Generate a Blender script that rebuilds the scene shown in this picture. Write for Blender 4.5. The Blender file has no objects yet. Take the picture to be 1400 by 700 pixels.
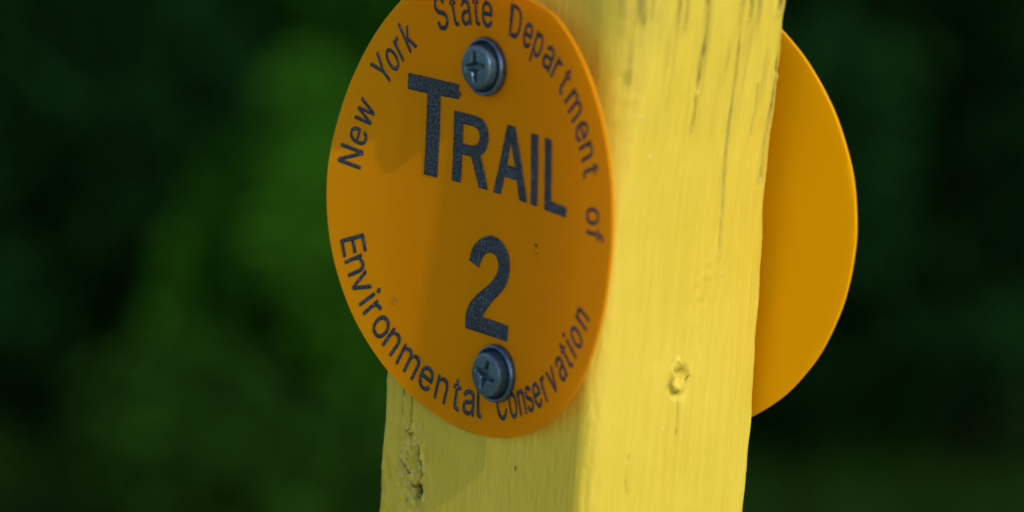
import bpy, bmesh, math, random
import numpy as np
from mathutils import Vector, Matrix

# ------------------------------------------------------------------ camera, world, sun
R = 0.05                       # marker radius in metres; local sign units are multiples of R
ZC = 1.50                      # height of the marker centre above the ground
def W(x, y, z): return Vector((x*R, y*R, ZC+z*R))
scene = bpy.context.scene
COL = scene.collection
CAZ, CEL, CRO, CDI, CPX, CPY = 0.8495, 0.1940, 0.0700, 15.6486, 660.72, 279.99     # azimuth, elevation, roll, distance, sign centre in a 1400 px frame
cam_d = Vector((math.sin(CAZ)*math.cos(CEL), -math.cos(CAZ)*math.cos(CEL), math.sin(CEL)))
_r = Vector((math.cos(CAZ), math.sin(CAZ), 0)); _u = cam_d.cross(_r)
cam_r = math.cos(CRO)*_r+math.sin(CRO)*_u; cam_u = -math.sin(CRO)*_r+math.cos(CRO)*_u
camd = bpy.data.cameras.new('camera'); cam = bpy.data.objects.new('camera', camd); COL.objects.link(cam)
cpos = W(*(-CDI*(-cam_d+cam_r*((CPX-700)/5000)-cam_u*((CPY-350)/5000))))
cam.matrix_world = Matrix(((cam_r.x, cam_u.x, cam_d.x, cpos.x), (cam_r.y, cam_u.y, cam_d.y, cpos.y), (cam_r.z, cam_u.z, cam_d.z, cpos.z), (0, 0, 0, 1)))
camd.sensor_width = 36; camd.lens = 36*5000/1400
camd.clip_start = 0.02; camd.clip_end = 500
camd.dof.use_dof = True
camd.dof.focus_distance = (cpos - W(-0.42, 0, 0.0)).dot(cam_d)
camd.dof.aperture_fstop = 8.5
scene.camera = cam

SUN = Vector((9.4, -1.0, 7.1)).normalized()          # direction towards the sun
el = math.asin(SUN.z)
world = bpy.data.worlds.new('World'); scene.world = world; world.use_nodes = True
nt = world.node_tree; nt.nodes.clear()
sky = nt.nodes.new('ShaderNodeTexSky'); sky.sky_type = 'NISHITA'; sky.sun_disc = False
sky.sun_elevation = el; sky.sun_rotation = math.atan2(SUN.x, SUN.y)
bg = nt.nodes.new('ShaderNodeBackground'); bg.inputs['Strength'].default_value = 0.15
wo = nt.nodes.new('ShaderNodeOutputWorld')
nt.links.new(sky.outputs[0], bg.inputs[0]); nt.links.new(bg.outputs[0], wo.inputs[0])
sd = bpy.data.lights.new('sun', 'SUN'); sd.energy = 2.0; sd.angle = math.radians(0.53); sd.color = (1, 0.90, 0.82)
so = bpy.data.objects.new('sun', sd); COL.objects.link(so)
so.rotation_euler = SUN.to_track_quat('Z', 'Y').to_euler()
scene.view_settings.view_transform = 'Standard'; scene.view_settings.look = 'None'
scene.view_settings.exposure = 0.24; scene.view_settings.gamma = 1.0

# ------------------------------------------------------------------ helpers
def tag(o, label=None, cat=None, group=None, kind=None):
    if label: o['label'] = label
    if cat: o['category'] = cat
    if group: o['group'] = group
    if kind: o['kind'] = kind
    return o
def empty(name, loc):
    o = bpy.data.objects.new(name, None); COL.objects.link(o); o.location = loc; o.empty_display_size = .02
    return o
def link(name, me, mats, parent=None, smooth=True):
    o = bpy.data.objects.new(name, me); COL.objects.link(o)
    for m in (mats if isinstance(mats, (list, tuple)) else [mats]): me.materials.append(m)
    if smooth: me.polygons.foreach_set('use_smooth', [True]*len(me.polygons))
    if parent:
        o.parent = parent; o.matrix_parent_inverse = Matrix.Translation(-parent.location) if parent.type == 'EMPTY' and not parent.parent else Matrix.Identity(4)
    return o
def pydata(name, v, f):
    me = bpy.data.meshes.new(name); me.from_pydata([tuple(a) for a in v], [], [tuple(int(i) for i in a) for a in f]); me.update(); return me
class N:
    """tiny node-tree writer"""
    def __init__(s, name):
        s.m = bpy.data.materials.new(name); s.m.use_nodes = True; s.t = s.m.node_tree; s.t.nodes.clear()
        s.out = s.t.nodes.new('ShaderNodeOutputMaterial')
    def n(s, typ, **kw):
        x = s.t.nodes.new(typ)
        for k, v in kw.items():
            if k.startswith('_'): setattr(x, k[1:], v)
            else: x.inputs[k.replace('__', ' ')].default_value = v
        return x
    def l(s, a, b): s.t.links.new(a, b)
    def ramp(s, src, stops):
        r = s.t.nodes.new('ShaderNodeValToRGB'); e = r.color_ramp.elements
        while len(e) < len(stops): e.new(0.5)
        for i, (p, c) in enumerate(stops):
            e[i].position = p; e[i].color = c if len(c) == 4 else (*c, 1)
        s.l(src, r.inputs[0]); return r
    def coords(s, scale):
        tc = s.n('ShaderNodeTexCoord'); mp = s.n('ShaderNodeMapping'); mp.inputs['Scale'].default_value = scale
        s.l(tc.outputs['Object'], mp.inputs[0]); return mp.outputs[0]
    def mix(s, fac, a, b, mode='MIX'):
        x = s.t.nodes.new('ShaderNodeMix'); x.data_type = 'RGBA'; x.blend_type = mode
        for src, i in ((fac, 0), (a, 6), (b, 7)):
            if isinstance(src, (int, float)): x.inputs[i].default_value = src
            elif isinstance(src, tuple): x.inputs[i].default_value = (*src, 1) if len(src) == 3 else src
            else: s.l(src, x.inputs[i])
        return x.outputs[2]

# ------------------------------------------------------------------ materials
def paint_material():
    k = N('yellow_paint')
    co = k.coords((1, 1, 0.045)); streak = k.n('ShaderNodeTexNoise', Scale=900.0, Detail=4.0, Roughness=.6); k.l(co, streak.inputs['Vector'])
    co2 = k.coords((1, 1, 0.12)); broad = k.n('ShaderNodeTexNoise', Scale=110.0, Detail=3.0); k.l(co2, broad.inputs['Vector'])
    co3 = k.coords((1, 1, 1)); blot = k.n('ShaderNodeTexNoise', Scale=38.0, Detail=4.0); k.l(co3, blot.inputs['Vector'])
    base = k.mix(k.ramp(streak.outputs[0], [(.3, (0, 0, 0)), (.7, (1, 1, 1))]).outputs[0], (.60, .455, .036), (.71, .54, .050))
    base = k.mix(k.ramp(broad.outputs[0], [(.35, (0, 0, 0)), (.75, (1, 1, 1))]).outputs[0], base, (.64, .495, .042))
    base = k.mix(k.ramp(blot.outputs[0], [(.48, (0, 0, 0)), (.78, (.35, .35, .35))]).outputs[0], base, (.76, .61, .080))
    at = k.n('ShaderNodeAttribute', _attribute_name='wear')          # cracks, stains, chips with shapes of their own
    sep = k.n('ShaderNodeSeparateColor'); k.l(at.outputs['Color'], sep.inputs[0])
    grime = k.n('ShaderNodeMath', _operation='MULTIPLY'); k.l(sep.outputs[1], grime.inputs[0])
    gr = k.ramp(streak.outputs[0], [(.35, (1, 1, 1)), (.62, (.15, .15, .15))]); k.l(gr.outputs[0], grime.inputs[1])
    base = k.mix(grime.outputs[0], base, (.16, .13, .022))
    base = k.mix(sep.outputs[2], base, (.66, .57, .16))
    base = k.mix(sep.outputs[0], base, (.028, .020, .007))
    b = k.n('ShaderNodeBsdfPrincipled'); k.l(base, b.inputs['Base Color'])
    gl = k.n('ShaderNodeMapRange'); gl.inputs[3].default_value = .36; gl.inputs[4].default_value = .62; k.l(blot.outputs[0], gl.inputs[0]); k.l(gl.outputs[0], b.inputs['Roughness']); b.inputs['Specular IOR Level'].default_value = .45
    bu = k.n('ShaderNodeBump', Strength=.40, Distance=.00014); k.l(streak.outputs[0], bu.inputs['Height'])
    bu2 = k.n('ShaderNodeBump', Strength=.28, Distance=.0004); k.l(broad.outputs[0], bu2.inputs['Height']); k.l(bu.outputs[0], bu2.inputs['Normal'])
    co4 = k.coords((1, 1, .11)); dash = k.n('ShaderNodeTexNoise', Scale=2300.0, Detail=3.0, Roughness=.6); k.l(co4, dash.inputs['Vector'])
    dr = k.ramp(dash.outputs[0], [(.50, (0, 0, 0)), (.68, (1, 1, 1))]); bu3 = k.n('ShaderNodeBump', Strength=.40, Distance=.00010); k.l(dr.outputs[0], bu3.inputs['Height']); k.l(bu2.outputs[0], bu3.inputs['Normal'])
    k.l(bu3.outputs[0], b.inputs['Normal']); k.l(b.outputs[0], k.out.inputs[0]); return k.m
def plastic_material(name, c1, c2, c3):
    k = N(name)
    co = k.coords((1, 1, 1)); mott = k.n('ShaderNodeTexNoise', Scale=60.0, Detail=4.0); k.l(co, mott.inputs['Vector'])
    fine = k.n('ShaderNodeTexNoise', Scale=1500.0, Detail=2.0); k.l(co, fine.inputs['Vector'])
    speck = k.n('ShaderNodeTexVoronoi', Scale=75.0); k.l(co, speck.inputs['Vector'])
    base = k.mix(mott.outputs[0], c1, c2)
    sp = k.ramp(speck.outputs['Distance'], [(.0, (.55, .55, .55)), (.030, (0, 0, 0))])
    base = k.mix(sp.outputs[0], base, (.42, .12, .004))
    d = k.n('ShaderNodeBsdfPrincipled', Roughness=.36); k.l(base, d.inputs['Base Color']); d.inputs['Specular IOR Level'].default_value = .12
    tr = k.n('ShaderNodeBsdfTranslucent'); tr.inputs['Color'].default_value = c3
    bu = k.n('ShaderNodeBump', Strength=.12, Distance=.0002); k.l(fine.outputs[0], bu.inputs['Height'])
    k.l(bu.outputs[0], d.inputs['Normal'])
    mx = k.n('ShaderNodeMixShader', Fac=.46); k.l(d.outputs[0], mx.inputs[1]); k.l(tr.outputs[0], mx.inputs[2])
    k.l(mx.outputs[0], k.out.inputs[0]); return k.m
def ink_material():
    k = N('navy_ink'); co = k.coords((1, 1, 1))
    g = k.n('ShaderNodeTexNoise', Scale=3000.0, Detail=2.0, Roughness=.7); k.l(co, g.inputs['Vector'])
    blot = k.n('ShaderNodeTexNoise', Scale=160.0, Detail=2.0); k.l(co, blot.inputs['Vector'])
    c = k.ramp(g.outputs[0], [(.40, (.002, .004, .007)), (.53, (.009, .021, .045)), (.66, (.13, .20, .30))])
    c2 = k.mix(k.ramp(blot.outputs[0], [(.4, (0, 0, 0)), (.7, (.6, .6, .6))]).outputs[0], c.outputs[0], (.012, .018, .032))
    b = k.n('ShaderNodeBsdfPrincipled', Roughness=.42); k.l(c2, b.inputs['Base Color'])
    bu = k.n('ShaderNodeBump', Strength=.8, Distance=.00012); k.l(g.outputs[0], bu.inputs['Height']); k.l(bu.outputs[0], b.inputs['Normal'])
    k.l(b.outputs[0], k.out.inputs[0]); return k.m
def simple(name, col, rough=.5, metal=0, noise=None):
    k = N(name); b = k.n('ShaderNodeBsdfPrincipled', Roughness=rough, Metallic=metal); b.inputs['Base Color'].default_value = (*col, 1)
    if noise:
        sc, c2, bd = noise; co = k.coords((1, 1, 1)); g = k.n('ShaderNodeTexNoise', Scale=sc, Detail=5.0, Roughness=.65); k.l(co, g.inputs['Vector'])
        k.l(k.mix(k.ramp(g.outputs[0], [(.38, (0, 0, 0)), (.66, (1, 1, 1))]).outputs[0], col, c2), b.inputs['Base Color'])
        bu = k.n('ShaderNodeBump', Strength=.6, Distance=bd); k.l(g.outputs[0], bu.inputs['Height']); k.l(bu.outputs[0], b.inputs['Normal'])
        rr = k.n('ShaderNodeMapRange'); rr.inputs[3].default_value = rough-.12; rr.inputs[4].default_value = rough+.15
        k.l(g.outputs[0], rr.inputs[0]); k.l(rr.outputs[0], b.inputs['Roughness'])
    k.l(b.outputs[0], k.out.inputs[0]); return k.m
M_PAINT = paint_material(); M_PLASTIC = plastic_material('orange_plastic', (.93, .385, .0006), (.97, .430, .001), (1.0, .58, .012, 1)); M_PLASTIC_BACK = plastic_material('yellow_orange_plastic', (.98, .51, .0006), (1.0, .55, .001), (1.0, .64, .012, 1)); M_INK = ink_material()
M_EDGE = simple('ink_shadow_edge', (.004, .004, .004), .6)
M_ZINC = simple('zinc_plated_steel', (.10, .18, .24), .42, .6, (1400, (.06, .11, .15), .00006))
M_WASH = simple('washer_steel', (.12, .19, .30), .30, .8, (900, (.07, .11, .18), .00004))
M_RUST = simple('old_nail_rust', (.10, .035, .012), .8)
M_EARTH = simple('earth', (.014, .030, .008), .9, 0, (6, (.020, .042, .010), .01))
def leaf_material(name, c1, c2, trans=.35):
    k = N(name); oi = k.n('ShaderNodeAttribute', _attribute_name='tint')
    col = k.mix(oi.outputs['Fac'], c1, c2)
    b = k.n('ShaderNodeBsdfPrincipled', Roughness=.7); k.l(col, b.inputs['Base Color']); b.inputs['Specular IOR Level'].default_value = .02
    t = k.n('ShaderNodeBsdfTranslucent'); k.l(col, t.inputs['Color'])
    mx = k.n('ShaderNodeMixShader', Fac=trans); k.l(b.outputs[0], mx.inputs[1]); k.l(t.outputs[0], mx.inputs[2]); k.l(mx.outputs[0], k.out.inputs[0]); return k.m
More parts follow.
